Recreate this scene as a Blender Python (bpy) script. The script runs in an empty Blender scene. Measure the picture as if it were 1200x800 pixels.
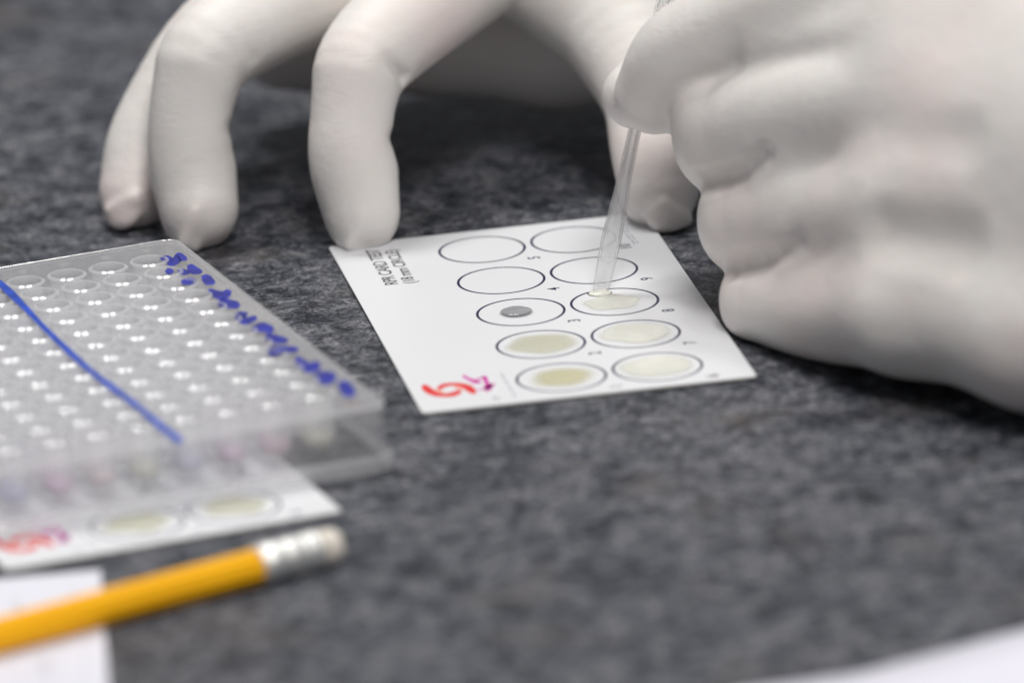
import bpy, bmesh, math, random
import numpy as np
from mathutils import Vector, Matrix

random.seed(4)
rng = np.random.default_rng(4)
MM = 0.001
scene = bpy.context.scene
COL = scene.collection

# ------------------------------------------------------------------ camera
F_PX = 10264.575                       # focal length in pixels of the 1200 px wide photograph
TILT, ROLL = 0.3145552, -0.0578524
CAM = np.array([-11.8888, -1719.1993, 553.3262])      # mm
FW = np.array([0, math.cos(TILT), -math.sin(TILT)])
_r = np.array([1.0, 0, 0]); _u = np.cross(_r, FW)
RT = _r * math.cos(ROLL) + _u * math.sin(ROLL)
UP = -_r * math.sin(ROLL) + _u * math.cos(ROLL)
cam_d = bpy.data.cameras.new('camera')
cam = bpy.data.objects.new('camera', cam_d)
COL.objects.link(cam)
cam_d.sensor_width = 36.0
cam_d.lens = F_PX / 1200 * 36.0
cam_d.clip_start = 0.05
cam_d.clip_end = 60
cam.matrix_world = Matrix(((RT[0], UP[0], -FW[0], CAM[0] * MM), (RT[1], UP[1], -FW[1], CAM[1] * MM),
                           (RT[2], UP[2], -FW[2], CAM[2] * MM), (0, 0, 0, 1)))
scene.camera = cam
cam_d.dof.use_dof = True
cam_d.dof.focus_distance = 1.816
cam_d.dof.aperture_fstop = 8.8
cam_d.dof.aperture_blades = 0

# ------------------------------------------------------------------ world and lamps
world = bpy.data.worlds.new('World'); scene.world = world
world.use_nodes = True
bg = world.node_tree.nodes['Background']
bg.inputs['Color'].default_value = (0.93, 0.95, 1.0, 1)
bg.inputs['Strength'].default_value = 0.21
def area_lamp(name, loc, target, size, power, color, size_y=None):
    d = bpy.data.lights.new(name, 'AREA'); d.energy = power; d.color = color
    d.shape = 'RECTANGLE'; d.size = size; d.size_y = size_y or size
    o = bpy.data.objects.new(name, d); COL.objects.link(o)
    o.location = loc
    o.rotation_euler = (Vector(target) - Vector(loc)).to_track_quat('-Z', 'Y').to_euler()
    return o
area_lamp('ceiling_or_fill_light', (-0.42, 0.62, 1.75), (0, 0.05, 0), 0.28, 13.5, (1.0, 0.985, 0.955))
area_lamp('ceiling_or_fill_light', (0.06, 0.70, 1.75), (0, 0.05, 0), 0.28, 11.5, (1.0, 0.985, 0.955))
area_lamp('ceiling_or_fill_light', (0.30, -1.25, 1.95), (0, 0, 0), 0.6, 35, (1.0, 0.97, 0.94))  # fill lamp added on the camera side to brighten the fist, no ceiling fixture
scene.view_settings.view_transform = 'Standard'
scene.view_settings.look = 'None'
scene.view_settings.exposure = -0.13
scene.view_settings.gamma = 1.0
scene.render.engine = 'CYCLES'
cy = scene.cycles
cy.max_bounces = 24; cy.transmission_bounces = 24; cy.transparent_max_bounces = 48
cy.diffuse_bounces = 5; cy.glossy_bounces = 6
cy.use_denoising = True
cy.sample_clamp_indirect = 6

# ------------------------------------------------------------------ placing helpers (mm)
def ray(px, py): return FW + RT * (px - 600) / F_PX - UP * (py - 400) / F_PX
def at_z(px, py, z=0.0):
    d = ray(px, py); return CAM + d * ((z - CAM[2]) / d[2])
def at_y(px, py, Y):
    d = ray(px, py); return CAM + d * ((Y - CAM[1]) / d[1])

# ------------------------------------------------------------------ mesh helpers
def link_mesh(name, verts, faces, mat=None, parent=None, smooth=False, local=None):
    me = bpy.data.meshes.new(name)
    v = np.asarray(verts, float) * MM
    me.from_pydata(v.tolist(), [], [tuple(f) for f in faces])
    if mat: me.materials.append(mat)
    if smooth: me.polygons.foreach_set('use_smooth', [True] * len(me.polygons))
    me.update()
    o = bpy.data.objects.new(name, me); COL.objects.link(o)
    if parent: o.parent = parent
    return o
def from_bm(name, bm, mat=None, parent=None, smooth=False):
    bmesh.ops.recalc_face_normals(bm, faces=bm.faces)
    me = bpy.data.meshes.new(name); bm.to_mesh(me); bm.free()
    if mat: me.materials.append(mat)
    if smooth: me.polygons.foreach_set('use_smooth', [True] * len(me.polygons))
    o = bpy.data.objects.new(name, me); COL.objects.link(o)
    if parent: o.parent = parent
    return o
def tag(o, label=None, cat=None, group=None, kind=None):
    if label: o['label'] = label
    if cat: o['category'] = cat
    if group: o['group'] = group
    if kind: o['kind'] = kind
    return o
def empty(name, loc=(0, 0, 0), rz=0.0):
    o = bpy.data.objects.new(name, None); COL.objects.link(o)
    o.location = [c * MM for c in loc]; o.rotation_euler = (0, 0, rz)
    o.empty_display_size = 0.01
    return o
def lathe(profile, n=32, closed=True):
    """profile [(r,z)..] closed loop -> verts, faces"""
    V = []; Fc = []
    m = len(profile)
    for i in range(n):
        a = 2 * math.pi * i / n
        for r, z in profile: V.append((r * math.cos(a), r * math.sin(a), z))
    for i in range(n):
        j = (i + 1) % n
        for k in range(m if closed else m - 1):
            l = (k + 1) % m
            Fc.append((i * m + k, j * m + k, j * m + l, i * m + l))
    return V, Fc
def weld(o, d=1e-6):
    bm = bmesh.new(); bm.from_mesh(o.data)
    bmesh.ops.remove_doubles(bm, verts=bm.verts, dist=d)
    bmesh.ops.dissolve_degenerate(bm, edges=bm.edges, dist=d)
    bmesh.ops.recalc_face_normals(bm, faces=bm.faces)
    bm.to_mesh(o.data); bm.free()

def sharpen(o, ang=0.3):
    bm = bmesh.new(); bm.from_mesh(o.data)
    for e in bm.edges:
        if len(e.link_faces) == 2 and e.calc_face_angle(0) > ang: e.smooth = False
    bm.to_mesh(o.data); bm.free()

# ------------------------------------------------------------------ materials
def new_mat(name):
    m = bpy.data.materials.new(name); m.use_nodes = True
    nt = m.node_tree; b = nt.nodes['Principled BSDF']
    return m, nt, b
def N(nt, t, **kw):
    n = nt.nodes.new(t)
    for k, v in kw.items():
        if k.startswith('_'): setattr(n, k[1:], v)
        else: n.inputs[k.replace('__', ' ')].default_value = v
    return n
def L(nt, a, b): nt.links.new(a, b)
def ramp(nt, stops, interp='LINEAR'):
    r = nt.nodes.new('ShaderNodeValToRGB'); r.color_ramp.interpolation = interp
    els = r.color_ramp.elements
    while len(els) < len(stops): els.new(0.5)
    for e, (p, c) in zip(els, stops):
        e.position = p; e.color = (c[0], c[1], c[2], 1)
    return r
def bump_noise(nt, b, coord, scale, dist, strength=1.0, detail=3, prev=None):
    n = N(nt, 'ShaderNodeTexNoise', Scale=scale, Detail=detail)
    L(nt, coord, n.inputs['Vector'])
    bu = N(nt, 'ShaderNodeBump', Strength=strength, Distance=dist)
    L(nt, n.outputs['Fac'], bu.inputs['Height'])
    if prev: L(nt, prev.outputs[0], bu.inputs['Normal'])
    L(nt, bu.outputs[0], b.inputs['Normal'])
    return bu

def mat_glove():
    m, nt, b = new_mat('white_latex_glove')
    tc = N(nt, 'ShaderNodeTexCoord')
    n = N(nt, 'ShaderNodeTexNoise', Scale=45, Detail=4)
    L(nt, tc.outputs['Object'], n.inputs['Vector'])
    r = ramp(nt, [(0.3, (0.745, 0.71, 0.68)), (0.7, (0.79, 0.765, 0.74))])
    L(nt, n.outputs['Fac'], r.inputs[0])
    # skin showing faintly through the stretched rubber
    sk = N(nt, 'ShaderNodeTexNoise', Scale=24, Detail=2); L(nt, tc.outputs['Object'], sk.inputs['Vector'])
    rs = ramp(nt, [(0.50, (0, 0, 0)), (0.72, (0.55, 0.55, 0.55))]); L(nt, sk.outputs['Fac'], rs.inputs[0])
    ms = N(nt, 'ShaderNodeMix', _data_type='RGBA'); ms.inputs[7].default_value = (0.82, 0.69, 0.67, 1)
    L(nt, rs.outputs[0], ms.inputs[0]); L(nt, r.outputs[0], ms.inputs[6]); L(nt, ms.outputs[2], b.inputs['Base Color'])
    b.inputs['Roughness'].default_value = 0.50
    b.inputs['Specular IOR Level'].default_value = 0.35
    b.inputs['Subsurface Weight'].default_value = 0.25
    b.inputs['Subsurface Radius'].default_value = (1.0, 0.55, 0.4)
    b.inputs['Subsurface Scale'].default_value = 0.002
    b0 = bump_noise(nt, b, tc.outputs['Object'], 130, 0.0006, 0.5, 2)
    mp = N(nt, 'ShaderNodeMapping'); mp.inputs['Scale'].default_value = (1.0, 1.0, 2.6); L(nt, tc.outputs['Object'], mp.inputs['Vector'])
    nw = N(nt, 'ShaderNodeTexNoise', Scale=330, Detail=2, Distortion=1.2); L(nt, mp.outputs[0], nw.inputs['Vector'])
    b1 = N(nt, 'ShaderNodeBump', Strength=0.35, Distance=0.00025); L(nt, nw.outputs['Fac'], b1.inputs['Height']); L(nt, b0.outputs[0], b1.inputs['Normal'])
    # fine grain of the rubber
    n2 = N(nt, 'ShaderNodeTexNoise', Scale=2600, Detail=2)
    L(nt, tc.outputs['Object'], n2.inputs['Vector'])
    b2 = N(nt, 'ShaderNodeBump', Strength=0.15, Distance=0.0001)
    L(nt, n2.outputs['Fac'], b2.inputs['Height']); L(nt, b1.outputs[0], b2.inputs['Normal'])
    L(nt, b2.outputs[0], b.inputs['Normal'])
    return m

def mat_counter():
    m, nt, b = new_mat('mottled_laminate')
    tc = N(nt, 'ShaderNodeTexCoord')
    warp = N(nt, 'ShaderNodeTexNoise', Scale=120, Detail=3)
    L(nt, tc.outputs['Object'], warp.inputs['Vector'])
    add = N(nt, 'ShaderNodeVectorMath', _operation='MULTIPLY_ADD')
    L(nt, warp.outputs['Color'], add.inputs[0]); add.inputs[1].default_value = (0.006,) * 3
    L(nt, tc.outputs['Object'], add.inputs[2])
    big = N(nt, 'ShaderNodeTexNoise', Scale=185, Detail=6, Roughness=0.66)
    L(nt, add.outputs[0], big.inputs['Vector'])
    fine = N(nt, 'ShaderNodeTexNoise', Scale=520, Detail=5, Roughness=0.7)
    L(nt, add.outputs[0], fine.inputs['Vector'])
    r1 = ramp(nt, [(0.37, (0.017, 0.020, 0.028)), (0.455, (0.056, 0.061, 0.073)), (0.53, (0.092, 0.097, 0.110)), (0.67, (0.150, 0.151, 0.162))])
    L(nt, big.outputs['Fac'], r1.inputs[0])
    r2 = ramp(nt, [(0.38, (0.36, 0.37, 0.41)), (0.5, (0.98, 0.98, 0.99)), (0.66, (1.6, 1.57, 1.53))])
    L(nt, fine.outputs['Fac'], r2.inputs[0])
    mx = N(nt, 'ShaderNodeMix', _data_type='RGBA', _blend_type='MULTIPLY'); mx.inputs[0].default_value = 1.0
    L(nt, r1.outputs[0], mx.inputs[6]); L(nt, r2.outputs[0], mx.inputs[7])
    spk = N(nt, 'ShaderNodeTexNoise', Scale=1300, Detail=3, Roughness=0.6)
    L(nt, add.outputs[0], spk.inputs['Vector'])
    r3 = ramp(nt, [(0.41, (0.38, 0.39, 0.42)), (0.49, (1, 1, 1)), (0.60, (1.5, 1.5, 1.52))])
    L(nt, spk.outputs['Fac'], r3.inputs[0])
    mx2 = N(nt, 'ShaderNodeMix', _data_type='RGBA', _blend_type='MULTIPLY'); mx2.inputs[0].default_value = 0.9
    L(nt, mx.outputs[2], mx2.inputs[6]); L(nt, r3.outputs[0], mx2.inputs[7])
    mx = mx2
    # brownish flecks here and there
    br = N(nt, 'ShaderNodeTexNoise', Scale=34, Detail=2)
    L(nt, tc.outputs['Object'], br.inputs['Vector'])
    rb = ramp(nt, [(0.58, (0, 0, 0)), (0.74, (0.45, 0.45, 0.45))])
    L(nt, br.outputs['Fac'], rb.inputs[0])
    mb = N(nt, 'ShaderNodeMix', _data_type='RGBA'); mb.inputs[7].default_value = (0.10, 0.082, 0.070, 1)
    L(nt, rb.outputs[0], mb.inputs[0]); L(nt, mx.outputs[2], mb.inputs[6])
    L(nt, mb.outputs[2], b.inputs['Base Color'])
    b.inputs['Roughness'].default_value = 0.45
    b.inputs['Specular IOR Level'].default_value = 0.2
    bump_noise(nt, b, tc.outputs['Object'], 900, 0.00012, 0.5, 2)
    return m

def simple(name, col, rough=0.5, spec=0.5, noise=None, metal=0.0, bump=None):
    m, nt, b = new_mat(name)
    b.inputs['Base Color'].default_value = (*col, 1)
    b.inputs['Roughness'].default_value = rough
    b.inputs['Specular IOR Level'].default_value = spec
    b.inputs['Metallic'].default_value = metal
    tc = N(nt, 'ShaderNodeTexCoord')
    if noise:
        n = N(nt, 'ShaderNodeTexNoise', Scale=noise[0], Detail=4)
        L(nt, tc.outputs['Object'], n.inputs['Vector'])
        k = noise[1]
        r = ramp(nt, [(0.3, tuple(c * (1 - k) for c in col)), (0.7, tuple(min(1, c * (1 + k)) for c in col))])
        L(nt, n.outputs['Fac'], r.inputs[0]); L(nt, r.outputs[0], b.inputs['Base Color'])
    if bump: bump_noise(nt, b, tc.outputs['Object'], bump[0], bump[1])
    return m

def mat_plastic(name, haze=0.1, clear=0.5, tint=(0.985, 0.985, 0.99)):
    """thin clear moulded polystyrene: glass, see-through and a little milky scatter"""
    m, nt, b = new_mat(name)
    nt.nodes.remove(b)
    out = nt.nodes['Material Output']
    gl = N(nt, 'ShaderNodeBsdfGlass', Roughness=0.03, IOR=1.5); gl.inputs['Color'].default_value = (*tint, 1)
    tr = N(nt, 'ShaderNodeBsdfTransparent'); tr.inputs['Color'].default_value = (*tint, 1)
    gs = N(nt, 'ShaderNodeBsdfGlossy', Roughness=0.1)
    fr = N(nt, 'ShaderNodeFresnel', IOR=1.59)
    geo = N(nt, 'ShaderNodeNewGeometry')      # the sheet reflects on its outer face only
    fb = N(nt, 'ShaderNodeMath', _operation='MULTIPLY_ADD'); L(nt, geo.outputs['Backfacing'], fb.inputs[0]); fb.inputs[1].default_value = -1; fb.inputs[2].default_value = 1
    ff = N(nt, 'ShaderNodeMath', _operation='MULTIPLY'); L(nt, fb.outputs[0], ff.inputs[0]); L(nt, fr.outputs[0], ff.inputs[1])
    m0 = N(nt, 'ShaderNodeMixShader'); L(nt, ff.outputs[0], m0.inputs[0]); L(nt, tr.outputs[0], m0.inputs[1]); L(nt, gs.outputs[0], m0.inputs[2])
    m1 = N(nt, 'ShaderNodeMixShader'); m1.inputs[0].default_value = clear
    L(nt, gl.outputs[0], m1.inputs[1]); L(nt, m0.outputs[0], m1.inputs[2])
    df = N(nt, 'ShaderNodeBsdfDiffuse'); df.inputs['Color'].default_value = (0.93, 0.93, 0.94, 1)
    tl = N(nt, 'ShaderNodeBsdfTranslucent'); tl.inputs['Color'].default_value = (0.93, 0.93, 0.94, 1)
    md = N(nt, 'ShaderNodeMixShader'); md.inputs[0].default_value = 0.5
    L(nt, df.outputs[0], md.inputs[1]); L(nt, tl.outputs[0], md.inputs[2])
    m2 = N(nt, 'ShaderNodeMixShader')
    tc = N(nt, 'ShaderNodeTexCoord'); n = N(nt, 'ShaderNodeTexNoise', Scale=60, Detail=3)
    L(nt, tc.outputs['Object'], n.inputs['Vector'])
    mr = N(nt, 'ShaderNodeMapRange'); mr.inputs[3].default_value = haze * 0.75; mr.inputs[4].default_value = haze * 1.25
    L(nt, n.outputs['Fac'], mr.inputs[0]); L(nt, mr.outputs[0], m2.inputs[0])
    L(nt, m1.outputs[0], m2.inputs[1]); L(nt, md.outputs[0], m2.inputs[2])
    L(nt, m2.outputs[0], out.inputs['Surface'])
    return m

M_GLOVE = mat_glove()
M_COUNTER = mat_counter()
M_CARD = simple('coated_card', (0.715, 0.725, 0.75), 0.38, 0.5, (30, 0.012))
M_CARDEDGE = simple('card_core', (0.62, 0.61, 0.58), 0.8)
M_NAVY = simple('navy_print', (0.010, 0.012, 0.055), 0.4)
M_BLACKP = simple('dark_print', (0.030, 0.028, 0.028), 0.45)
M_GREYP = simple('grey_print', (0.36, 0.37, 0.44), 0.5)
M_RED = simple('red_print', (0.68, 0.022, 0.025), 0.45)
M_SALMON = simple('salmon_print', (0.80, 0.40, 0.33), 0.45)
M_MAGENTA = simple('magenta_print', (0.60, 0.03, 0.36), 0.45)
M_INK = simple('blue_marker_ink', (0.020, 0.028, 0.30), 0.45, 0.4, (300, 0.35))
M_INKLINE = simple('blue_line_ink', (0.02, 0.07, 0.45), 0.45, 0.4, (300, 0.3))
M_PLATE = mat_plastic('clear_deck_plastic', haze=0.21, clear=0.97)
M_SKIRT = mat_plastic('clear_skirt_plastic', haze=0.11, clear=0.80)
M_EDGE = mat_plastic('thick_clear_edge', haze=0.26, clear=0.80)
M_WELL = mat_plastic('clear_well_plastic', haze=0.40, clear=0.9)
M_PIP = mat_plastic('clear_pipette_plastic', haze=0.12, clear=0.74, tint=(1, 1, 1))
M_YELLOW = simple('yellow_pencil_paint', (0.99, 0.47, 0.001), 0.45, 0.3, (60, 0.05))
M_FERRULE = simple('ferrule_metal', (0.86, 0.86, 0.84), 0.55, 0.5, None, 1.0, (400, 0.0002))
M_ERASER = simple('worn_eraser', (0.80, 0.74, 0.66), 0.85, 0.3, (300, 0.15), 0.0, (600, 0.0002))
M_PAPER = simple('white_paper', (0.70, 0.70, 0.77), 0.8, 0.2, (40, 0.02))
M_PAPERB = simple('white_sheet', (0.72, 0.71, 0.79), 0.8, 0.2, (40, 0.02))
M_FORM = simple('faint_form_print', (0.60, 0.59, 0.66), 0.8, 0.2)

# ------------------------------------------------------------------ countertop
bm = bmesh.new()
bmesh.ops.create_cube(bm, size=1.0)
for v in bm.verts: v.co = Vector((v.co.x * 1.9, v.co.y * 1.5 + 0.05, v.co.z * 0.038 - 0.019))
bmesh.ops.bevel(bm, geom=bm.edges[:], offset=0.003, segments=2, affect='EDGES')
tag(from_bm('countertop', bm, M_COUNTER), 'dark mottled grey laminate countertop under everything', kind='structure')

# ------------------------------------------------------------------ signed distance hands
class Field:
    def __init__(s, lo, hi, h, cap=12.0):
        s.lo = np.array(lo, float); s.h = h; s.cap = cap
        s.n = np.ceil((np.array(hi) - s.lo) / h).astype(int) + 1
        s.ax = [(s.lo[k] + h * np.arange(s.n[k])).astype(np.float32) for k in range(3)]
        s.D = np.full(s.n, cap, np.float32)
    def new(s):
        f = object.__new__(Field); f.lo, f.h, f.cap, f.n, f.ax = s.lo, s.h, s.cap, s.n, s.ax
        f.D = np.full(s.n, s.cap, np.float32); return f
    def box(s, a, b):
        i0 = np.clip(np.floor((np.array(a) - s.lo) / s.h).astype(int), 0, s.n - 1)
        i1 = np.clip(np.ceil((np.array(b) - s.lo) / s.h).astype(int) + 1, 1, s.n)
        sl = tuple(slice(i0[k], max(i1[k], i0[k] + 1)) for k in range(3))
        g = np.meshgrid(*[s.ax[k][sl[k]] for k in range(3)], indexing='ij')
        return sl, np.stack(g, -1)
    def cone(s, a, b, ra, rb, k=2.0, sub=False, flat=None):
        """tapered capsule; flat=(direction, factor) squashes it along direction"""
        a = np.array(a, float); b = np.array(b, float); R = max(ra, rb) + max(k, 1) * 1.6 + 3
        sl, P = s.box(np.minimum(a, b) - R, np.maximum(a, b) + R)
        ab = b - a; d = P - a
        t = np.clip((d @ ab) / max(ab @ ab, 1e-9), 0, 1)
        q = d - t[..., None] * ab
        if flat is not None:
            nrm = np.array(flat[0], float); nrm /= np.linalg.norm(nrm)
            c = q @ nrm
            q = q + (c * (flat[1] - 1))[..., None] * nrm
        dist = np.sqrt((q * q).sum(-1)) - (ra + (rb - ra) * t)
        s._mix(sl, dist, k, sub)
    def ellip(s, c, axes, radii, k=2.0, sub=False):
        c = np.array(c, float); R = max(radii) + max(k, 1) * 1.6 + 3
        sl, P = s.box(c - R, c + R)
        d = P - c
        A = np.array([np.array(x, float) / np.linalg.norm(x) for x in axes])
        q = d @ A.T
        r = np.array(radii)
        k0 = np.sqrt(((q / r) ** 2).sum(-1)); k1 = np.sqrt(((q / (r * r)) ** 2).sum(-1)) + 1e-6
        s._mix(sl, k0 * (k0 - 1) / k1, k, sub)
    def _mix(s, sl, dist, k, sub):
        A = s.D[sl]; dist = dist.astype(np.float32)
        if sub:
            h = np.clip(0.5 - 0.5 * (A + dist) / k, 0, 1)
            s.D[sl] = A * (1 - h) - dist * h + k * h * (1 - h)
        else:
            h = np.clip(0.5 + 0.5 * (dist - A) / k, 0, 1)
            s.D[sl] = dist * (1 - h) + A * h - k * h * (1 - h)
    def join(s, f, k):
        A, B = s.D, f.D
        if np.isscalar(k): pass
        h = np.clip(0.5 + 0.5 * (B - A) / k, 0, 1)
        s.D = (B * (1 - h) + A * h - k * h * (1 - h)).astype(np.float32)
    def soften(s, mm, w):
        D = s.D.copy(); r = max(1, int(round(mm / s.h)))
        for _ in range(2):
            for k in range(3):
                P_ = np.pad(D, [(r + 1, r) if q == k else (0, 0) for q in range(3)], mode='edge').astype(np.float64)
                c = np.cumsum(P_, axis=k); n_ = D.shape[k]
                hi = np.take(c, np.arange(2 * r + 1, 2 * r + 1 + n_), axis=k); lo = np.take(c, np.arange(0, n_), axis=k)
                D = ((hi - lo) / (2 * r + 1)).astype(np.float32)
        s.D = s.D * (1 - w) + D * w
    def surface(s, px, py):
        """first point of the surface on the sight line of a picture point"""
        d = unit(ray(px, py)); t = (s.lo[1] - CAM[1]) / d[1]
        for _ in range(1200):
            i = np.round((CAM + d * t - s.lo) / s.h).astype(int)
            if (i >= 0).all() and (i < s.n).all() and s.D[i[0], i[1], i[2]] < 0.2: break
            t += 0.25
        return CAM + d * t
    def mesh(s):
        D = s.D; n = s.n
        for k in range(3):                     # close the surface where the block ends
            for e in (0, -1, 1, -2):
                sl = [slice(None)] * 3; sl[k] = e; D[tuple(sl)] = np.maximum(D[tuple(sl)], 0.5)
        neg = D < 0
        c = np.zeros(n - 1, int)
        for dx in (0, 1):
            for dy in (0, 1):
                for dz in (0, 1):
                    c += neg[dx:n[0] - 1 + dx, dy:n[1] - 1 + dy, dz:n[2] - 1 + dz]
        act = (c > 0) & (c < 8)
        idx = -np.ones(n - 1, int); I = np.argwhere(act); idx[act] = np.arange(len(I))
        acc = np.zeros((len(I), 3)); cnt = np.zeros(len(I))
        for axk in range(3):
            o1, o2 = [k for k in range(3) if k != axk]
            for u in (0, 1):
                for v in (0, 1):
                    p = I.copy(); p[:, o1] += u; p[:, o2] += v
                    q = p.copy(); q[:, axk] += 1
                    a = D[p[:, 0], p[:, 1], p[:, 2]]; b = D[q[:, 0], q[:, 1], q[:, 2]]
                    mk = (a < 0) != (b < 0)
                    t = np.where(mk, a / np.where(mk, a - b, 1), 0)
                    pt = p.astype(float); pt[:, axk] += t
                    acc[mk] += pt[mk]; cnt[mk] += 1
        V = acc / cnt[:, None]
        # pull onto the surface
        def samp(X):
            i = np.clip(np.floor(X).astype(int), 0, n - 2); f = X - i
            r = 0
            for dx in (0, 1):
                for dy in (0, 1):
                    for dz in (0, 1):
                        w = (f[:, 0] if dx else 1 - f[:, 0]) * (f[:, 1] if dy else 1 - f[:, 1]) * (f[:, 2] if dz else 1 - f[:, 2])
                        r = r + w * D[i[:, 0] + dx, i[:, 1] + dy, i[:, 2] + dz]
            return r
        for _ in range(2):
            g = np.stack([(samp(V + e) - samp(V - e)) / 1.0 for e in np.eye(3) * 0.5], -1)
            V = V - np.clip(samp(V), -.5, .5)[:, None] * g / np.maximum((g * g).sum(-1), 0.2)[:, None] * 0.8
        faces = []
        for axk in range(3):
            o1, o2 = [(1, 2), (2, 0), (0, 1)][axk]
            sh = list(n); sh[axk] -= 1
            a = neg[tuple(slice(0, n[k] - 1) if k == axk else slice(None) for k in range(3))]
            b = neg[tuple(slice(1, None) if k == axk else slice(None) for k in range(3))]
            E = np.argwhere(a != b)
            E = E[(E[:, o1] > 0) & (E[:, o2] > 0) & (E[:, o1] < n[o1] - 1) & (E[:, o2] < n[o2] - 1)]
            fl = a[E[:, 0], E[:, 1], E[:, 2]]
            def cell(d1, d2):
                q = E.copy(); q[:, o1] -= d1; q[:, o2] -= d2
                return idx[q[:, 0], q[:, 1], q[:, 2]]
            q = np.stack([cell(1, 1), cell(0, 1), cell(0, 0), cell(1, 0)], -1)
            q[~fl] = q[~fl][:, ::-1]
            faces.append(q)
        Fq = np.concatenate(faces)
        Fq = Fq[(Fq >= 0).all(1)]
        return s.lo + V * s.h, Fq
def mesh_np(name, V, Fq, mat, parent=None):
    me = bpy.data.meshes.new(name)
    me.vertices.add(len(V)); me.vertices.foreach_set('co', (V * MM).astype(np.float32).ravel())
    me.loops.add(Fq.size); me.loops.foreach_set('vertex_index', Fq.ravel().astype(np.int32))
    me.polygons.add(len(Fq))
    me.polygons.foreach_set('loop_start', np.arange(0, Fq.size, 4, dtype=np.int32))
    me.update(calc_edges=True); me.validate()
    me.polygons.foreach_set('use_smooth', np.ones(len(me.polygons), bool))
    me.materials.append(mat); me.update()
    o = bpy.data.objects.new(name, me); COL.objects.link(o)
    if parent: o.parent = parent
    return o

def unit(v): v = np.array(v, float); return v / np.linalg.norm(v)
def spline(pts, rad, n=3):
    """rounds the corners of a polyline and of its radii"""
    Q = [np.append(np.array(p, float), r) for p, r in zip(pts, rad)]
    for _ in range(n):
        out = [Q[0]]
        for a, b in zip(Q[:-1], Q[1:]): out += [a * .8 + b * .2, a * .2 + b * .8] if _ == 0 else [a * .75 + b * .25, a * .25 + b * .75]
        Q = out + [Q[-1]]
    return [q[:3] for q in Q], [q[3] for q in Q]
def sweep(f, pts, rad, n=3):
    P, Rr = spline(pts, rad, n)
    for i in range(len(P) - 1): f.cone(P[i], P[i + 1], Rr[i], Rr[i + 1], 0.15)
def add_finger(hand, pts, rad, kj=2.5, nail=None, creases=(), kjoin=2.0, flat=None):
    """pts: knuckle ... tip (tip = centre of the last ball)"""
    f = hand.new()
    sweep(f, pts, rad)
    if nail:
        ddir, L_, W_, ext = nail
        ax = unit(np.array(pts[-1]) - np.array(pts[-2])); dd = unit(np.array(ddir) - ax * (np.array(ddir) @ ax)); sd = np.cross(ax, dd)
        r = rad[-1]
        c = np.array(pts[-1]) + dd * r * 0.42 + ax * (ext - L_ * 0.5)
        f.ellip(c, (ax, sd, dd), (L_, W_, r * 0.42), 0.8)
        # hollow behind the pinched tip of the rubber
        f.ellip(np.array(pts[-1]) + ax * r * 1.25 - dd * r * .1, (ax, sd, dd), (r * .55, r * 1.1, r * .8), 2.0, True) if False else None
    for (p, q, r, k) in creases: f.cone(p, q, r, r, k, True)
    hand.join(f, kjoin)
    return f

# ------------------------------------------------------------------ flat printing helpers
class Plane:
    """a frame (origin, angle, height) for things lying flat; maps picture points onto it"""
    def __init__(s, ox, oy, ang, z): s.o = np.array([ox, oy]); s.a = ang; s.z = z; s.c, s.s = math.cos(ang), math.sin(ang)
    def loc(s, px, py):
        p = at_z(px, py, s.z)[:2] - s.o
        return np.array([p[0] * s.c + p[1] * s.s, -p[0] * s.s + p[1] * s.c])
def slab(name, outline, z0, z1, mat, parent=None, side=None):
    n = len(outline)
    V = [(x, y, z0) for x, y in outline] + [(x, y, z1) for x, y in outline]
    Fc = [tuple(range(n, 2 * n)), tuple(reversed(range(n)))] + [(i, (i + 1) % n, n + (i + 1) % n, n + i) for i in range(n)]
    o = link_mesh(name, V, Fc, mat, parent)
    if side:
        o.data.materials.append(side)
        for p in o.data.polygons[2:]: p.material_index = 1
    weld(o)
    return o
def ribbon_outline(pts, widths, cap=True):
    pts = [np.array(p, float) for p in pts]
    # resample smoothly (Catmull-Rom)
    P = []; Wd = []
    ext = [pts[0] * 2 - pts[1]] + pts + [pts[-1] * 2 - pts[-2]]
    for i in range(len(pts) - 1):
        for t in np.linspace(0, 1, 6, endpoint=False):
            a, b, c, d = ext[i:i + 4]
            P.append(0.5 * ((2 * b) + (-a + c) * t + (2 * a - 5 * b + 4 * c - d) * t * t + (-a + 3 * b - 3 * c + d) * t ** 3))
            Wd.append(widths[i] * (1 - t) + widths[i + 1] * t)
    P.append(pts[-1]); Wd.append(widths[-1])
    Lf, Rt = [], []
    for i, p in enumerate(P):
        d = P[min(i + 1, len(P) - 1)] - P[max(i - 1, 0)]; d = d / (np.linalg.norm(d) + 1e-9); nn = np.array([-d[1], d[0]])
        Lf.append(p + nn * Wd[i] / 2); Rt.append(p - nn * Wd[i] / 2)
    e0 = P[0] - (P[1] - P[0]) / (np.linalg.norm(P[1] - P[0]) + 1e-9) * Wd[0] * .4
    e1 = P[-1] + (P[-1] - P[-2]) / (np.linalg.norm(P[-1] - P[-2]) + 1e-9) * Wd[-1] * .4
    return Lf, Rt, e0, e1
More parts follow.
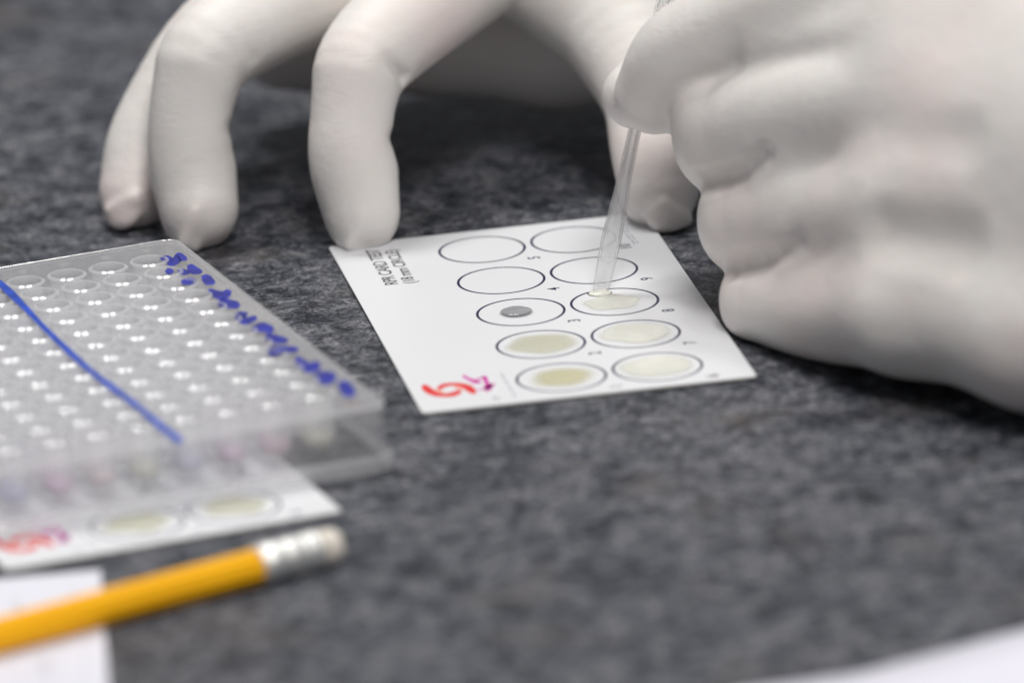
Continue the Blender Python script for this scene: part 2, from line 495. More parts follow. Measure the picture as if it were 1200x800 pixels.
def strokes(name, plane, items, z, mat, parent, thick=0.02):
    """items: (points in picture px, widths px); one mesh lying on the plane at height z"""
    V, Fc = [], []
    for pts, w in items:
        Lf, Rt, e0, e1 = ribbon_outline(pts, w)
        k = len(V); n = len(Lf)
        ring = Lf + Rt + [e0, e1]
        for q in ring:
            x, y = plane.loc(*q); V.append((x, y, z))
        for i in range(n - 1): Fc.append((k + i, k + i + 1, k + n + i + 1, k + n + i))
        Fc.append((k, k + n, k + 2 * n)); Fc.append((k + n - 1, k + 2 * n + 1, k + 2 * n - 1))
    o = link_mesh(name, V, Fc, mat, parent)
    bm = bmesh.new(); bm.from_mesh(o.data)
    for f in bm.faces:
        if f.normal.z < 0: f.normal_flip()
    bm.to_mesh(o.data); bm.free()
    return o
def text_mesh(name, s, x, y, size, rot, z, mat, parent, extrude=0.0, align='LEFT', space=1.0):
    c = bpy.data.curves.new(name, 'FONT'); c.body = s; c.size = size * MM; c.align_x = align
    c.extrude = extrude * MM; c.resolution_u = 3; c.offset = 0.045 * MM; c.space_character = space
    t = bpy.data.objects.new('text_source', c); COL.objects.link(t)
    bpy.context.view_layer.update()
    me = bpy.data.meshes.new_from_object(t.evaluated_get(bpy.context.evaluated_depsgraph_get()))
    bpy.data.objects.remove(t); bpy.data.curves.remove(c)
    me.materials.clear(); me.materials.append(mat)
    me.transform(Matrix.Translation((x * MM, y * MM, z * MM)) @ Matrix.Rotation(rot, 4, 'Z'))
    o = bpy.data.objects.new(name, me); COL.objects.link(o); o.parent = parent
    return o

# ------------------------------------------------------------------ the test cards
PU, PV = 22.48, 19.72
CW0, CW1, CH0, CH1 = -40.53, 27.72, -(2 * PU + 12.61), 2 * PU + 13.59
def round_rect(x0, y0, x1, y1, r, n=4):
    out = []
    for cx, cy_, a0 in ((x1 - r, y0 + r, -90), (x1 - r, y1 - r, 0), (x0 + r, y1 - r, 90), (x0 + r, y0 + r, 180)):
        for i in range(n + 1):
            a = math.radians(a0 + 90 * i / n); out.append((cx + r * math.cos(a), cy_ + r * math.sin(a)))
    return out
CARD_T = 0.45; CZ = 0.30
ring_mesh = None
def make_card(ox, oy, ang, label):
    global ring_mesh
    root = empty('test_card', (ox, oy, CZ), ang)
    tag(root, label, 'card', 'reaction cards with ten printed circles')
    slab('card_body', round_rect(CW0, CH0, CW1, CH1, 0.9), 0, CARD_T, M_CARD, root, M_CARDEDGE)
    zt = CARD_T + 0.012
    n = 72; V = []; Fc = []
    for i in range(n):
        a = 2 * math.pi * i / n
        for r in (9.27, 8.70): V.append((r * math.cos(a), r * math.sin(a), 0))
    for i in range(n): Fc.append((2 * i, 2 * ((i + 1) % n), 2 * ((i + 1) % n) + 1, 2 * i + 1))
    num = 0
    for i in (0, 1):
        for j in range(4, -1, -1):
            num += 1
            c = ((i - .5) * PV, (2 - j) * PU)
            if ring_mesh is None:
                o = link_mesh('printed_circle', V, Fc, M_NAVY, root); ring_mesh = o.data
            else:
                o = bpy.data.objects.new('printed_circle', ring_mesh); COL.objects.link(o); o.parent = root
            o.location = (c[0] * MM, c[1] * MM, zt * MM)
            text_mesh('printed_number', str(num), c[0] + 10.6, c[1] - 10.4, 3.7, math.pi / 2, zt, M_NAVY, root)
    return root, zt
card, ZT = make_card(0, 0, 0.16402, 'white printed test card in the middle under the pipette, a grey drop in one circle')
# the frame of the centre card for its printing
PC = Plane(0, 0, 0.16402, CARD_T + CZ)
def card_print(root, PC):
    a = PC.loc(467, 333); b = PC.loc(491, 331)
    text_mesh('printed_title', 'RPR CARD TEST', a[0], a[1], 4.0, math.pi / 2, ZT, M_BLACKP, root, space=0.88)
    text_mesh('printed_size_note', '(18 mm CIRCLE)', b[0] - .6, b[1], 3.75, math.pi / 2, ZT, M_BLACKP, root, space=0.93)
    c = lambda x, y: (480 + x / 10.91, 430 + y / 10.91)
    S = lambda pts, w: ([c(*p) for p in pts], [q * 1.55 / 10.91 for q in w])
    strokes('printed_red_swirl', PC, [S([(178, 250), (235, 290), (330, 340), (450, 358), (560, 345), (645, 312)], [48, 62, 42, 28, 40, 36]),
                                      S([(372, 272), (430, 238), (550, 218), (680, 238), (765, 275), (830, 318)], [34, 34, 22, 40, 60, 46])], ZT, M_RED, root)
    strokes('printed_salmon_swirl', PC, [S([(315, 288), (370, 305), (440, 315)], [14, 26, 10]), S([(565, 256), (620, 262), (690, 280)], [10, 26, 12])], ZT + .006, M_SALMON, root)
    strokes('printed_magenta_figure', PC, [S([(685, 112), (760, 155), (840, 185), (915, 195)], [20, 22, 34, 12]),
                                           S([(945, 128), (968, 150), (985, 200), (1002, 245), (990, 285)], [30, 44, 26, 84, 50]),
                                           S([(1010, 250), (1050, 235), (1090, 215)], [30, 20, 12]),
                                           S([(860, 290), (930, 285), (1000, 268)], [6, 10, 20]),
                                           S([(850, 175), (900, 140), (950, 135)], [10, 12, 10])], ZT + .012, M_MAGENTA, root)
    # fine print too small to read: short grey dashes
    its = []
    def dashes(p, q, n, w):
        p = np.array(p, float); q = np.array(q, float)
        for i in range(n):
            t = (i + .2) / n; u = (i + .8) / n
            if i % 6 == 5: continue
            its.append(([p + (q - p) * t, p + (q - p) * (t + u) / 2, p + (q - p) * u], [w, w, w]))
    dashes((587, 437), (604, 465), 22, 1.7)
    dashes((577, 466), (586, 467), 4, 2.2)
    dashes((728, 268), (744, 286), 16, 1.6); dashes((732, 267), (748, 285), 14, 1.4)
    tag(strokes('printed_fine_print', PC, its, ZT, M_GREYP, root), kind='stuff')
card_print(card, PC)
A2 = 0.343
cc, sn = math.cos(A2), math.sin(A2)
bx, by = at_z(401, 600, 0.4)[:2]
c2x, c2y = bx - (CW1 * cc - CH0 * sn), by - (CW1 * sn + CH0 * cc)
card2, _ = make_card(c2x, c2y, A2, 'white printed test card half hidden under the clear well plate')
class Shift(Plane):                      # same printing, mapped through the first card's frame
    pass
card_print(card2, PC)

# ------------------------------------------------------------------ fluids on the cards
def mat_fluid(name, col, alpha, soft=0.25, rough=0.12):
    m, nt, b = new_mat(name)
    b.inputs['Base Color'].default_value = (*col, 1); b.inputs['Roughness'].default_value = rough
    b.inputs['Specular IOR Level'].default_value = 0.45
    tc = N(nt, 'ShaderNodeTexCoord')
    ge = N(nt, 'ShaderNodeAttribute', _attribute_name='edge')
    n = N(nt, 'ShaderNodeTexNoise', Scale=350, Detail=3); L(nt, tc.outputs['Object'], n.inputs['Vector'])
    mr = N(nt, 'ShaderNodeMapRange'); mr.inputs[1].default_value = 0; mr.inputs[2].default_value = soft
    mr.inputs[3].default_value = 0; mr.inputs[4].default_value = alpha; mr.interpolation_type = 'SMOOTHSTEP'
    L(nt, ge.outputs['Fac'], mr.inputs[0])
    mul = N(nt, 'ShaderNodeMath', _operation='MULTIPLY'); L(nt, mr.outputs[0], mul.inputs[0])
    m2 = N(nt, 'ShaderNodeMapRange'); m2.inputs[3].default_value = 0.85; m2.inputs[4].default_value = 1.15
    L(nt, n.outputs['Fac'], m2.inputs[0]); L(nt, m2.outputs[0], mul.inputs[1])
    L(nt, mul.outputs[0], b.inputs['Alpha'])
    return m
def puddle(name, cx, cy_, rx, ry, rot, hgt, mat, ang, org, seed, irr=0.08, pw=0.5, zb=None):
    """low dome with an uneven outline; edge attribute grows from 0 at the rim"""
    r_ = np.random.default_rng(seed); ph = r_.uniform(0, 6.28, 5); am = r_.uniform(0.3, 1, 5)
    nr, na = 9, 40; V = []; E = []; Fc = []
    V.append((cx, cy_, hgt)); E.append(1.0)
    for i in range(1, nr + 1):
        t = i / nr
        for k in range(na):
            a = 2 * math.pi * k / na
            q = 1 + irr * sum(am[m] * math.sin((m + 1) * a + ph[m]) for m in range(5)) / 1.6
            x, y = rx * t * q * math.cos(a), ry * t * q * math.sin(a)
            V.append((cx + x * math.cos(rot) - y * math.sin(rot), cy_ + x * math.sin(rot) + y * math.cos(rot), hgt * (1 - t ** 2.2) ** pw)); E.append(1 - t)
    for k in range(na): Fc.append((0, 1 + k, 1 + (k + 1) % na))
    for i in range(nr - 1):
        for k in range(na):
            k2 = (k + 1) % na; Fc.append((1 + i * na + k, 1 + (i + 1) * na + k, 1 + (i + 1) * na + k2, 1 + i * na + k2))
    o = link_mesh(name, [(x - cx, y - cy_, z) for x, y, z in V], Fc, mat, None, True)
    at = o.data.attributes.new('edge', 'FLOAT', 'POINT'); at.data.foreach_set('value', E)
    c_, s_ = math.cos(ang), math.sin(ang)
    o.location = ((org[0] + cx * c_ - cy_ * s_) * MM, (org[1] + cx * s_ + cy_ * c_) * MM, (CZ + CARD_T + 0.02 if zb is None else zb) * MM)
    o.rotation_euler = (0, 0, ang)
    return o
F_YEL = mat_fluid('yellow_serum', (0.60, 0.57, 0.34), 0.72, 0.6)
F_YEL2 = mat_fluid('pale_yellow_serum', (0.64, 0.635, 0.49), 0.66, 0.42)
F_PALE = mat_fluid('cloudy_serum', (0.77, 0.775, 0.70), 0.8, 0.3)
F_GREY = mat_fluid('carbon_suspension', (0.31, 0.31, 0.33), 0.92, 0.22, 0.08)
ccx = lambda i, j: ((i - .5) * PV, (2 - j) * PU)
org1 = (0, 0)
def fl(name, i, j, dx, dy, rx, ry, h, m, seed, label, irr=.07, ang=0.16402, org=org1, pw=.5, rot=0.0):
    c = ccx(i, j)
    return tag(puddle(name, c[0] + dx, c[1] + dy, rx, ry, rot, h, m, ang, org, seed, irr, pw), label, 'fluid', 'fluid samples in the card circles')
fl('serum_sample', 0, 4, 0.2, 0, 7.9, 7.4, .14, F_YEL, 1, 'yellow fluid smear in the front left circle, beside the red logo')
fl('serum_sample', 0, 3, 0.1, 0, 8.4, 7.8, .14, F_YEL2, 2, 'dull yellow fluid smear in the circle between the grey drop and the front left circle')
fl('serum_sample', 1, 4, -.2, 0, 8.3, 7.6, .15, F_PALE, 3, 'pale cloudy fluid smear in the front right circle of the card')
fl('serum_sample', 1, 3, 0, .2, 8.2, 7.4, .15, F_PALE, 4, 'pale cloudy fluid smear in the circle marked 7')
fl('serum_sample', 1, 2, -0.4, -.4, 6.8, 5.6, .16, F_PALE, 5, 'fresh cloudy fluid being spread in the circle under the pipette tip', .12)
fl('carbon_drop', 0, 2, -1.0, -.2, 3.6, 3.6, .95, F_GREY, 6, 'round grey glossy drop in the left column circle marked 3', .03)
for i, j, m, lb in ((0, 4, F_YEL2, 'dull yellow smear on the lower card, left of two showing in front of the plate'),
                    (1, 4, F_YEL2, 'pale yellow smear on the lower card nearest its right corner')):
    fl('serum_sample', i, j, 0, 0, 7.6, 7, .14, m, 10 + i, lb, .1, A2, (c2x, c2y))

# ------------------------------------------------------------------ pipette
def loft(rings, name, mat, parent, closed_ends=True):
    n = len(rings[0]); V = [tuple(p) for r in rings for p in r]; Fc = []
    for i in range(len(rings) - 1):
        for k in range(n):
            k2 = (k + 1) % n; Fc.append((i * n + k, i * n + k2, (i + 1) * n + k2, (i + 1) * n + k))
    if closed_ends:
        Fc.append(tuple(reversed(range(n)))); Fc.append(tuple(range((len(rings) - 1) * n, len(rings) * n)))
    return V, Fc
P0 = at_z(703, 343, 1.1); P1 = at_y(743, 157, 13.0); P2 = P0 + (P1 - P0) * 2.05
axis = unit(P2 - P0); side = unit(np.cross(axis, -FW)); dep = np.cross(side, axis)
def ring_at(t, a, b, n=24):
    c = P0 + axis * t
    return [c + side * a * .9 * math.cos(x) + dep * b * .9 * math.sin(x) for x in np.linspace(0, 2 * math.pi, n, endpoint=False)]
LT = float(np.linalg.norm(P2 - P0)); prof = [(0, 1.55, .7), (.6, 1.85, .95), (3, 2.0, 1.05), (7, 2.2, 1.15), (11, 2.35, 1.2), (15, 2.2, 1.25), (20, 1.95, 1.4), (25, 1.65, 1.45), (32, 1.52, 1.5), (LT, 1.5, 1.5)]
rings = [ring_at(t, a, b) for t, a, b in prof]
inner = [ring_at(LT - 0.01, 1.0, 1.0)] + [ring_at(t, a - .5, b - .45) for t, a, b in reversed(prof[3:-1])] + [ring_at(6.5, .6, .3)]
V, Fc = loft(rings + inner, 'pipette', None, None)
pip = link_mesh('pipette', V, Fc, M_PIP, None, True); weld(pip)
tag(pip, 'clear plastic dropper pipette slanting down to the card, held by the right hand', 'pipette')
# fluid hanging at the pipette tip
dv = []; P = at_z(703, 345, 0.5)
V, Fc = lathe([(0.0, 2.6), (1.2, 2.3), (1.9, 1.5), (2.2, .6), (2.6, 0.05), (0, 0.05)], 24, False)
o = link_mesh('fluid_drop', V, Fc, simple('cloudy_drop', (0.78, 0.78, 0.70), 0.12, 0.5), None, True); weld(o)
o.location = (P[0] * MM, P[1] * MM, .76 * MM); o.scale = (1.0, .9, .32)
tag(o, 'small cloudy drop of fluid clinging to the tip of the pipette', 'fluid')

# ------------------------------------------------------------------ 96 well plate
WX, WY, WA, WT = -85.638, 5.762, 0.35666, 13.11
plate = empty('well_plate', (WX, WY, CZ + .47), WA)
tag(plate, 'clear plastic well plate with blue pen marks, half on a test card', 'plate')
DT = WT - 0.9
X0, X1, Y0, Y1 = -63 - 9.5, 9.5, -99 - 12.4, 12.4
def deck_mesh():
    nseg = 24; bm = bmesh.new(); R = 3.62
    sq = []
    for k in range(nseg):
        a = 2 * math.pi * (k + .5) / nseg - math.pi / 4
        c, s = math.cos(a), math.sin(a); m = max(abs(c), abs(s)); sq.append((4.5 * c / m, 4.5 * s / m))
    # exact corners: move the samples nearest a corner onto it
    for z in (WT, DT):
        for i in range(8):
            for j in range(12):
                cx_, cy_ = -9 * i, -9 * j
                cir = [bm.verts.new((cx_ + R * math.cos(2 * math.pi * k / nseg), cy_ + R * math.sin(2 * math.pi * k / nseg), z)) for k in range(nseg)]
                out = []
                for k in range(nseg):
                    a = 2 * math.pi * k / nseg; c, s = math.cos(a), math.sin(a); m = max(abs(c), abs(s))
                    out.append(bm.verts.new((cx_ + 4.5 * c / m, cy_ + 4.5 * s / m, z)))
                for k in range(nseg):
                    k2 = (k + 1) % nseg
                    bm.faces.new((cir[k], out[k], out[k2], cir[k2]) if z == WT else (cir[k], cir[k2], out[k2], out[k]))
        b = [-67.5, 4.5, -103.5, 4.5]
        for x0, x1, y0, y1 in ((X0, b[0], Y0, Y1), (b[1], X1, Y0, Y1), (b[0], b[1], Y0, b[2]), (b[0], b[1], b[3], Y1)):
            vs = [bm.verts.new(p) for p in ((x0, y0, z), (x1, y0, z), (x1, y1, z), (x0, y1, z))]
            bm.faces.new(vs if z == WT else vs[::-1])
    nseg = 24
    for i in range(8):
        for j in range(12):
            cx_, cy_ = -9 * i, -9 * j
            a = [bm.verts.new((cx_ + R * math.cos(2 * math.pi * k / nseg), cy_ + R * math.sin(2 * math.pi * k / nseg), WT)) for k in range(nseg)]
            c = [bm.verts.new((v.co.x, v.co.y, DT)) for v in a]
            for k in range(nseg):
                k2 = (k + 1) % nseg; bm.faces.new((a[k], a[k2], c[k2], c[k]))
    bmesh.ops.remove_doubles(bm, verts=bm.verts, dist=1e-4)
    for v in bm.verts: v.co *= MM
    me = bpy.data.meshes.new('deck'); bm.to_mesh(me); bm.free(); me.materials.append(M_PLATE)
    o = bpy.data.objects.new('deck', me); COL.objects.link(o); o.parent = plate
deck_mesh()
def sweep_round(name, prof, mat):
    """closed profile (offset outwards, z) carried round the rounded rectangle"""
    base = round_rect(X0, Y0, X1, Y1, 2.2, 6)
    n = len(base); V = []; Fc = []; m = len(prof)
    for i, (x, y) in enumerate(base):
        k = i // 7; t = i % 7; a = math.radians((-90, 0, 90, 180)[k] + 90 * t / 6)
        for off, z in prof: V.append((x + off * math.cos(a), y + off * math.sin(a), z))
    for i in range(n):
        j = (i + 1) % n
        for k in range(m):
            l = (k + 1) % m; Fc.append((i * m + k, j * m + k, j * m + l, i * m + l))
    o = link_mesh(name, V, Fc, mat, plate); weld(o); return o
sweep_round('top_edge', [(0.02, WT - .05), (.2, WT + .04), (.75, WT), (1.0, WT - .3), (1.02, WT - .75), (.1, WT - .85)], M_EDGE)
sweep_round('side_wall', [(0.12, WT - .88), (1.0, WT - .8), (1.08, 3.0), (0.14, 3.0)], M_SKIRT)
sweep_round('base_flange', [(0.10, 2.96), (1.10, 2.96), (1.2, 2.7), (2.1, 2.5), (2.32, 2.2), (2.35, 0.05), (1.3, 0.0), (1.25, 1.5), (.2, 1.9)], M_EDGE)
ZB = 1.9
wp = [(3.60, WT - .1), (3.98, WT + .02), (4.06, WT + .18), (3.47, WT + .47), (3.40, WT + .47), (3.32, WT + .30), (3.28, WT - .3)]
inn = [(3.18, 5.2), (3.0, 4.0), (2.55, 3.1), (1.7, 2.55), (0.0, 2.35)]
outp = [(0.0, ZB), (1.9, ZB + .15), (2.9, ZB + .8), (3.38, ZB + 2.0), (3.50, 5.2)]
V, Fc = lathe(wp + inn + outp, 28)
w0 = link_mesh('well', V, Fc, M_WELL, plate, True); weld(w0); sharpen(w0)
for i in range(8):
    for j in range(12):
        o = w0 if (i, j) == (0, 0) else w0.copy()
        if o is not w0: COL.objects.link(o); o.parent = plate
        o.location = (-9 * i * MM, -9 * j * MM, 0)
# moulded letters along the far edge
for i, ch in enumerate('ABCDEFGH'):
    text_mesh('moulded_letter', ch, -9 * i + 1.0, 7.4, 2.6, -math.pi / 2, WT + .12, M_PLATE, plate, extrude=0.1, align='CENTER')
# blue pen marks on the deck
PP = Plane(WX, WY, WA, WT + 0.52)
c1 = lambda x, y: (160 + x / 6.667, 280 + y / 6.667)
c2 = lambda x, y: (280 + x / 6.0, 380 + y / 6.0)
marks = [(c1, [(195, 160), (240, 165), (270, 188), (310, 178), (335, 150), (385, 165)], [14, 32, 38, 34, 40, 20]),
         (c1, [(415, 228), (450, 252), (505, 266)], [34, 40, 18]), (c1, [(340, 264), (375, 268), (410, 274)], [26, 26, 14]),
         (c1, [(240, 262), (262, 262), (280, 264)], [26, 28, 20]), (c1, [(365, 344), (410, 340), (462, 346)], [26, 34, 24]),
         (c1, [(528, 308), (560, 330), (602, 348)], [34, 46, 24]), (c1, [(572, 412), (620, 440), (680, 450), (722, 425)], [22, 36, 38, 34]),
         (c1, [(655, 508), (710, 514), (790, 526)], [36, 42, 34]), (c1, [(862, 592), (805, 610), (850, 650), (930, 625)], [16, 40, 36, 24]),
         (c1, [(915, 712), (980, 698), (1055, 718)], [28, 44, 36]),
         (c2, [(200, 96), (260, 112), (335, 122)], [30, 36, 22]), (c2, [(225, 170), (235, 195), (300, 188), (405, 184)], [16, 40, 28, 24]),
         (c2, [(410, 250), (440, 282), (490, 312), (555, 296)], [26, 40, 40, 36]), (c2, [(550, 370), (610, 385), (660, 378)], [40, 54, 44]),
         (c2, [(725, 430), (765, 468), (800, 490)], [44, 56, 36])]
for fn, pts, w in marks:
    sc_ = 6.667 if fn is c1 else 6.0
    strokes('blue_pen_mark', PP, [([fn(*p) for p in pts], [q * 1.8 / sc_ for q in w])], WT + 0.02, M_INK, plate)
PL = Plane(WX, WY, WA, WT + 1.12)
line = [(-22, 315), (-10, 325), (0, 333), (14, 346), (30, 362), (52, 385), (80, 412), (108, 437), (136, 458), (160, 476), (185, 497), (212, 518)]
strokes('blue_pen_line', PL, [(line, [5, 5, 7, 9, 7, 6, 7, 6, 7, 6, 7, 7])], WT + .60, M_INKLINE, plate)
# fluids left in the front row of wells
cols = [(0, (0.62, 0.60, 0.28), 'yellow'), (1, (0.62, 0.22, 0.38), 'pink'), (2, (0.50, 0.10, 0.42), 'magenta'), (3, (0.30, 0.25, 0.55), 'violet'),
        (4, (0.66, 0.64, 0.36), 'straw yellow'), (5, (0.66, 0.42, 0.46), 'dull rose'), (6, (0.55, 0.10, 0.45), 'purple'), (7, (0.16, 0.20, 0.60), 'blue')]
place = ['at the front right corner', 'second from the front right corner', 'third from the front right corner', 'fourth from the front right corner',
         'just left of the blue line end', 'third from the left', 'second from the left', 'at the front left corner']
for i, col, nm in cols:
    V, Fc = lathe([(0, 5.0), (2.9, 5.0), (2.95, 4.2), (2.5, 3.25), (1.65, 2.68), (0, 2.48)], 20, False)
    o = link_mesh('well_fluid', V, Fc, simple('fluid_' + nm.replace(' ', '_'), col, 0.15, 0.5), None, True); weld(o)
    c_, s_ = math.cos(WA), math.sin(WA); lx, ly = -9 * i, -99
    o.location = ((WX + lx * c_ - ly * s_) * MM, (WY + lx * s_ + ly * c_) * MM, (CZ + .47) * MM)
    tag(o, nm + ' fluid in the front row well ' + place[i], 'fluid', 'fluids in the front row of wells')

# ------------------------------------------------------------------ pencil
Rp = 3.75
pe = at_z(397, 634, 4.0); pf = at_z(0, 740, 4.0)
pl = at_z(-420, 852, 4.0)
pdir = unit((pf - pe) * np.array([1, 1, 0])); pside = np.array([-pdir[1], pdir[0], 0]); up_ = np.array([0, 0, 1.0])
pencil = empty('pencil', (pe[0], pe[1], 0), math.atan2(pdir[1], pdir[0]))
tag(pencil, 'yellow hexagonal pencil with metal ferrule and worn eraser at the front left', 'pencil')
def prism(secs, n, name, mat, smooth=False, rot=0.0, zc=3.3):
    rings = [[(x, r * math.cos(2 * math.pi * k / n + rot), zc + r * math.sin(2 * math.pi * k / n + rot)) for k in range(n)] for x, r in secs]
    V, Fc = loft(rings, name, mat, None); o = link_mesh(name, V, Fc, mat, pencil, smooth); weld(o)
    return o
zc = 3.5
s0 = 17.5
b_ = prism([(s0, 3.5), (s0 + .3, Rp), (160, Rp), (161, 3.2)], 6, 'shaft', M_YELLOW, rot=math.pi / 6 * 0 + math.radians(0), zc=Rp * math.cos(math.pi / 6) + .06)
bm = bmesh.new(); bm.from_mesh(b_.data)
bmesh.ops.bevel(bm, geom=[e for e in bm.edges if abs((e.verts[0].co - e.verts[1].co).normalized().x) > .9], offset=0.0007, segments=3, affect='EDGES')
bm.to_mesh(b_.data); bm.free()
prism([(161, 3.1), (178, 0.9), (182, .2)], 12, 'sharpened_wood', simple('pencil_wood', (.6, .42, .26), .7), zc=3.3)
zc = Rp * math.cos(math.pi / 6) + .06
fer = [(5.0, 3.55), (5.1, 3.7), (6.0, 3.7), (6.4, 3.58), (6.9, 3.58), (7.3, 3.7), (8.0, 3.7), (8.4, 3.58), (8.9, 3.58), (9.3, 3.7), (12.6, 3.7), (13.0, 3.6), (13.5, 3.6), (13.9, 3.72), (18.4, 3.85), (18.5, 3.6)]
prism(fer, 28, 'ferrule', M_FERRULE, True, zc=zc + .15)
prism([(0.0, 1.6), (.25, 2.5), (.9, 3.15), (2.0, 3.4), (6.0, 3.42)], 24, 'eraser', M_ERASER, True, zc=zc + .15)

# ------------------------------------------------------------------ papers
q = [at_z(*p, 0.1)[:2] for p in ((118, 668), (131, 862), (-260, 900), (-260, 700))]
pap = slab('paper_form', q, 0.03, 0.16, M_PAPER); tag(pap, 'white printed paper form at the front left under the pencil', 'paper')
PF = Plane(0, 0, 0, 0.16); its = []
for x0, x1, y0, y1, w in ((18, 24, 705, 720, 10), (50, 54, 770, 790, 12), (8, 9, 770, 800, 2), (24, 26, 760, 830, 2), (72, 75, 740, 830, 2), (98, 100, 735, 830, 2), (40, 41, 750, 830, 2), (60, 61, 745, 830, 2), (85, 86, 690, 700, 4)):
    its.append(([(x0, y0), ((x0 + x1) / 2, (y0 + y1) / 2), (x1, y1)], [w, w, w]))
strokes('form_lines', PF, its, 0.17, M_FORM, pap)
edge = [(820, 822), (867, 809), (940, 798), (1007, 788), (1083, 768), (1142, 752), (1200, 737), (1290, 712), (1400, 680)]
V = []; Fc = []
for k, (px, py) in enumerate(edge):
    p = at_z(px, py, 1.2)
    for m in range(6):
        d = m * 14.0
        V.append((p[0] + d * .25, p[1] - d, 0.35 + 0.9 * math.exp(-d / 22)))
    for m in range(6):
        d = m * 14.0
        V.append((p[0] + d * .25, p[1] - d, 0.15 + 0.9 * math.exp(-d / 22)))
for k in range(len(edge) - 1):
    a, b = k * 12, (k + 1) * 12
    for m in range(5):
        Fc.append((a + m, a + m + 1, b + m + 1, b + m)); Fc.append((a + 6 + m, b + 6 + m, b + 7 + m, a + 7 + m))
    Fc.append((a, b, b + 6, a + 6)); Fc.append((a + 5, a + 11, b + 11, b + 5))
Fc.append((0, 6, 7, 1)); 
sh = link_mesh('paper_sheet', V, Fc, M_PAPERB, None, True); weld(sh)
tag(sh, 'plain white sheet with a slightly lifted curved edge at the front right', 'paper')

# ------------------------------------------------------------------ hand at the back, arched over the counter
J = at_y
H = Field((-108, 40, -1), (75, 215, 105), 0.8)
palm = H.new()
# metacarpal block, heel of the hand and web to the thumb
mI, mM, mR, mP = J(590, -70, 112), J(545, -75, 128), J(500, -62, 142), J(462, -30, 154)
wr = J(860, -260, 205)
for p, r in ((mI, 13.5), (mM, 13.5), (mR, 13), (mP, 12)): palm.cone(p, wr, r, 24, 6)
palm.cone(J(335, 42, 140), J(660, 42, 132), 12.0, 14.5, 6)
palm.cone(mP, J(400, 40, 142), 12, 11, 6)
palm.cone(J(660, 40, 132), wr, 15, 24, 8)
palm.cone(J(590, -70, 112), J(690, -10, 104), 12, 13, 8)
palm.cone(J(690, -30, 110), wr, 16, 22, 8)
palm.cone(wr, wr + np.array([60, 120, 45]), 24, 30, 8)
H.join(palm, 3)
# ring, middle, index (dorsal side turned to the left of the picture), little finger folded behind
ring = [mR, J(258, 18, 98), J(170, 160, 85), J(158, 226, 78)]
midd = [mM, J(243, 45, 74), J(223, 125, 69), J(222, 185, 66), J(232, 250, 61)]
indx = [mI, J(424, 64, 66), J(413, 125, 61), J(409, 187, 57), J(424, 257, 54)]
litt = [mP, J(330, -20, 128), J(262, 30, 118), J(240, 80, 110)]
add_finger(H, litt, [11, 9, 8, 7.5], 2.5)
add_finger(H, ring, [12, 9.4, 8.5, 7.7], 2, nail=((-.45, -.75, .35), 6.0, 5.0, 6.4), kjoin=1.2,
           creases=((J(122, 238, 71), J(166, 222, 66), .35, 1.2),))
add_finger(H, midd, [12.5, 10.4, 8.6, 9.1, 7.8], 2, nail=((-.85, -.5, .2), 6.0, 4.8, 6.2), kjoin=1.2,
           creases=((J(304, 70, 68), J(280, 26, 60), 1.3, 2.0), (J(283, 60, 62), J(292, 100, 68), .8, 2.0), (J(279, 152, 74), J(275, 150, 58), 1.2, 2.2)))
add_finger(H, indx, [13, 10.4, 8.7, 9.0, 7.4], 2, nail=((-.9, -.4, .2), 6.0, 4.6, 6.2), kjoin=1.2,
           creases=((J(474, 92, 62), J(450, 58, 54), 1.3, 2.0), (J(468, 163, 66), J(464, 161, 50), 1.2, 2.2),
                    (J(384, 246, 52), J(404, 262, 45), .3, 1.6), (J(386, 262, 52), J(402, 273, 45), .25, 1.3)))
# thumb
thmb = [J(700, -16, 104), J(766, 106, 78), J(770, 176, 64), J(772, 226, 58)]
add_finger(H, thmb, [15, 10.8, 10.0, 8.2], 4, nail=((.35, -.85, .35), 6.5, 5.4, 7.6), kjoin=5)
# pinched ridges of rubber over the nail edges
for a, b in (((229, 246, 52.2), (214, 284, 53.5)), ((423, 252, 46.2), (409, 287, 47.5)), ((127, 245, 71.5), (158, 232, 70.5)), ((777, 238, 49.8), (806, 258, 52))):
    H.cone(J(*a), J(*b), .1, .8, 2.4)
# pads of the fingers, bulging past the last crease
H.cone(J(418, 205, 57), J(424, 245, 54), 8.9, 8.0, 1.5); H.cone(J(228, 205, 66), J(234, 242, 61), 9.0, 8.2, 1.5)
V, Q = H.mesh()
hA = mesh_np('gloved_hand', V, Q, M_GLOVE)
tag(hA, 'gloved hand at the back with spread fingertips standing on the counter and card', 'hand', 'gloved hands')

# ------------------------------------------------------------------ fist in front holding the pipette
B = Field((4, -135, -1), (185, 60, 110), 0.9)
back = B.new()
kM, kR, kL, kI = J(1090, 112, -50), J(1068, 240, -58), J(1066, 366, -66), J(1120, -25, -34)
wB = J(1420, 250, -95)
back.cone(kI, wB + np.array([0, 10, 18]), 14, 20, 8)
back.cone(kM + np.array([0, 1.5, 0]), wB + np.array([0, 0, 10]), 13, 22, 12)
back.cone(kR + np.array([0, 1.5, 0]), wB, 13, 22, 12)
back.cone(kL + np.array([0, 1.5, 0]), wB - np.array([0, 0, 8]), 12, 20, 12)
back.cone(J(1085, 372, -68), J(1210, 392, -88), 11.6, 14.0, 6)
back.cone(J(1210, 392, -88), J(1420, 400, -112), 14.0, 19, 8)
back.cone(J(1000, 150, -18), J(1150, 200, -30), 16, 20, 10)     # palm mass behind
back.cone(J(960, 250, -16), J(1150, 320, -40), 13, 18, 10)
back.cone(wB, wB + np.array([60, 30, 20]), 26, 30, 8)
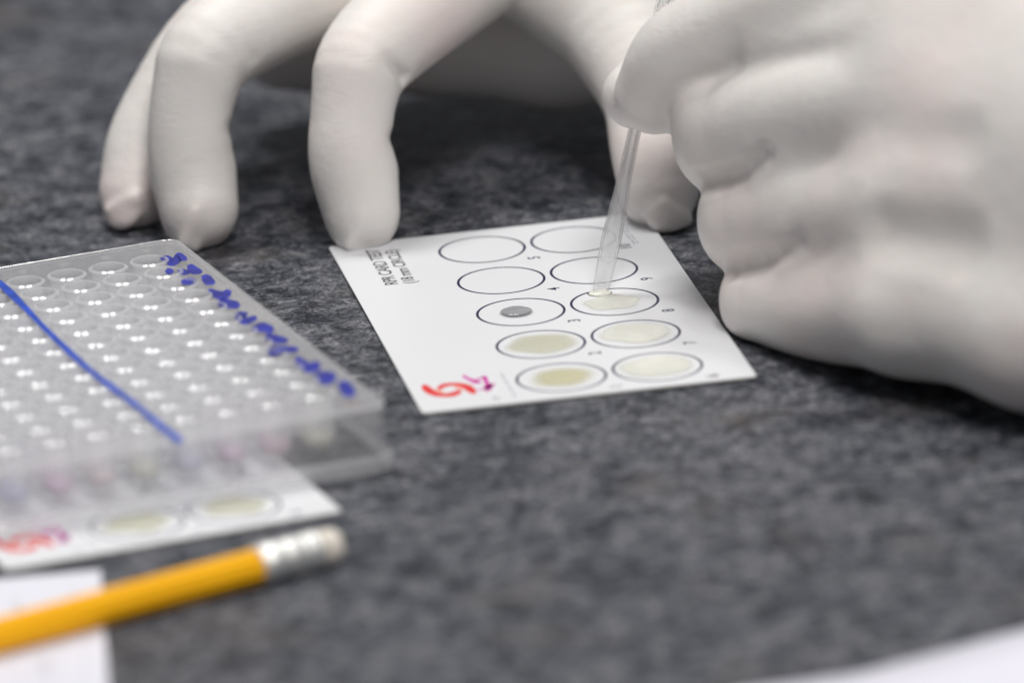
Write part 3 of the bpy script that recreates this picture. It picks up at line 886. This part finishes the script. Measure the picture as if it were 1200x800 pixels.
# the backs of the hand between the knuckles
for p, q, ra, rb in ((J(925, 46, -13), J(1100, 45, -42), 10.5, 12.5), (J(938, 180, -25), J(1110, 178, -50), 11, 12.5), (J(972, 280, -37), J(1110, 300, -60), 11, 12.5), (J(835, 68, 3), J(985, 58, -10), 9, 10)):
    back.cone(p, q, ra, rb, 10)
B.join(back, 3)
def fist_finger(pts, rad, kj=3):
    f = B.new()
    sweep(f, pts, rad)
    return f
fM = fist_finger([kM, J(955, 134, -27), J(860, 150, -6), J(862, 172, 8), J(872, 196, 22), J(930, 205, 24)], [12.8, 12.7, 12.6, 11.6, 9.6, 9])
fR = fist_finger([kR, J(975, 247, -37), J(880, 252, -13), J(880, 268, 0), J(890, 284, 14), J(940, 284, 18)], [12.2, 11.8, 10.8, 10.0, 9, 8.5])
fL = fist_finger([kL, J(975, 360, -43), J(905, 350, -21), J(905, 352, -8), J(915, 352, 8), J(960, 350, 10)], [12.0, 11.3, 10.5, 10.0, 9, 8])
fI = fist_finger([kI, J(985, 0, -20), J(900, 14, -7), J(794, 60, 0), J(768, 110, 5)], [13, 11.2, 11.2, 9.7, 8.4])
fM.cone(J(860, 150, -6), J(862, 160, 2), 12.6, 12.2, 2); fM.cone(J(849, 139, -7), J(852, 168, -2), 10.8, 10.8, 1)
fR.cone(J(880, 252, -13), J(880, 262, -5), 10.8, 10.6, 2); fL.cone(J(905, 350, -21), J(905, 356, -12), 10.6, 10.4, 2)
B.join(fL, 5)
for f, k in ((fR, 2.4), (fM, 2.4), (fI, 2.0)):
    B.join(f, k)
wx = np.clip((B.ax[0] - 50) / 20, 0, 1); wx = (wx * wx * (3 - 2 * wx)).astype(np.float32)
B.soften(5.4, wx[:, None, None])
for p, q in ((J(1010, 148, -66), J(1105, 160, -80)), (J(1030, 270, -72), J(1110, 285, -87))):
    B.cone(p, q, 1.6, 2.6, 8, True)
# folds where the rubber is pinched between the fingers
for pl_, r_ in (([(824, 214), (845, 213), (868, 205), (886, 194), (898, 178)], 1.3), ([(852, 317), (872, 304), (900, 301), (922, 299), (938, 280)], 1.3)):
    ps = [B.surface(*p) for p in pl_]; n_ = len(ps) - 1
    for _ in range(2): ps = [ps[0]] + [(ps[i - 1] + 2 * ps[i] + ps[i + 1]) / 4 for i in range(1, n_)] + [ps[-1]]
    ps, _r = spline(ps, [1] * len(ps), 1); n_ = len(ps) - 1
    for q_ in range(n_):
        B.cone(ps[q_], ps[q_ + 1], r_ * (1 - .75 * q_ / n_), r_ * (1 - .75 * (q_ + 1) / n_), 3.2, True)
# thumb, its tip just showing left of the index finger
T = B.new()
T.cone(J(1100, 60, 10), J(900, 70, 34), 14, 11, 5); T.cone(J(900, 70, 34), J(795, 70, 24), 11, 9, 4); T.cone(J(795, 70, 24), J(745, 112, 15), 9, 7, 3)
B.join(T, 2)
V, Q = B.mesh()
hB = mesh_np('gloved_hand', V, Q, M_GLOVE)
tag(hB, 'gloved fist at the right pinching the clear pipette between thumb and forefinger', 'hand', 'gloved hands')
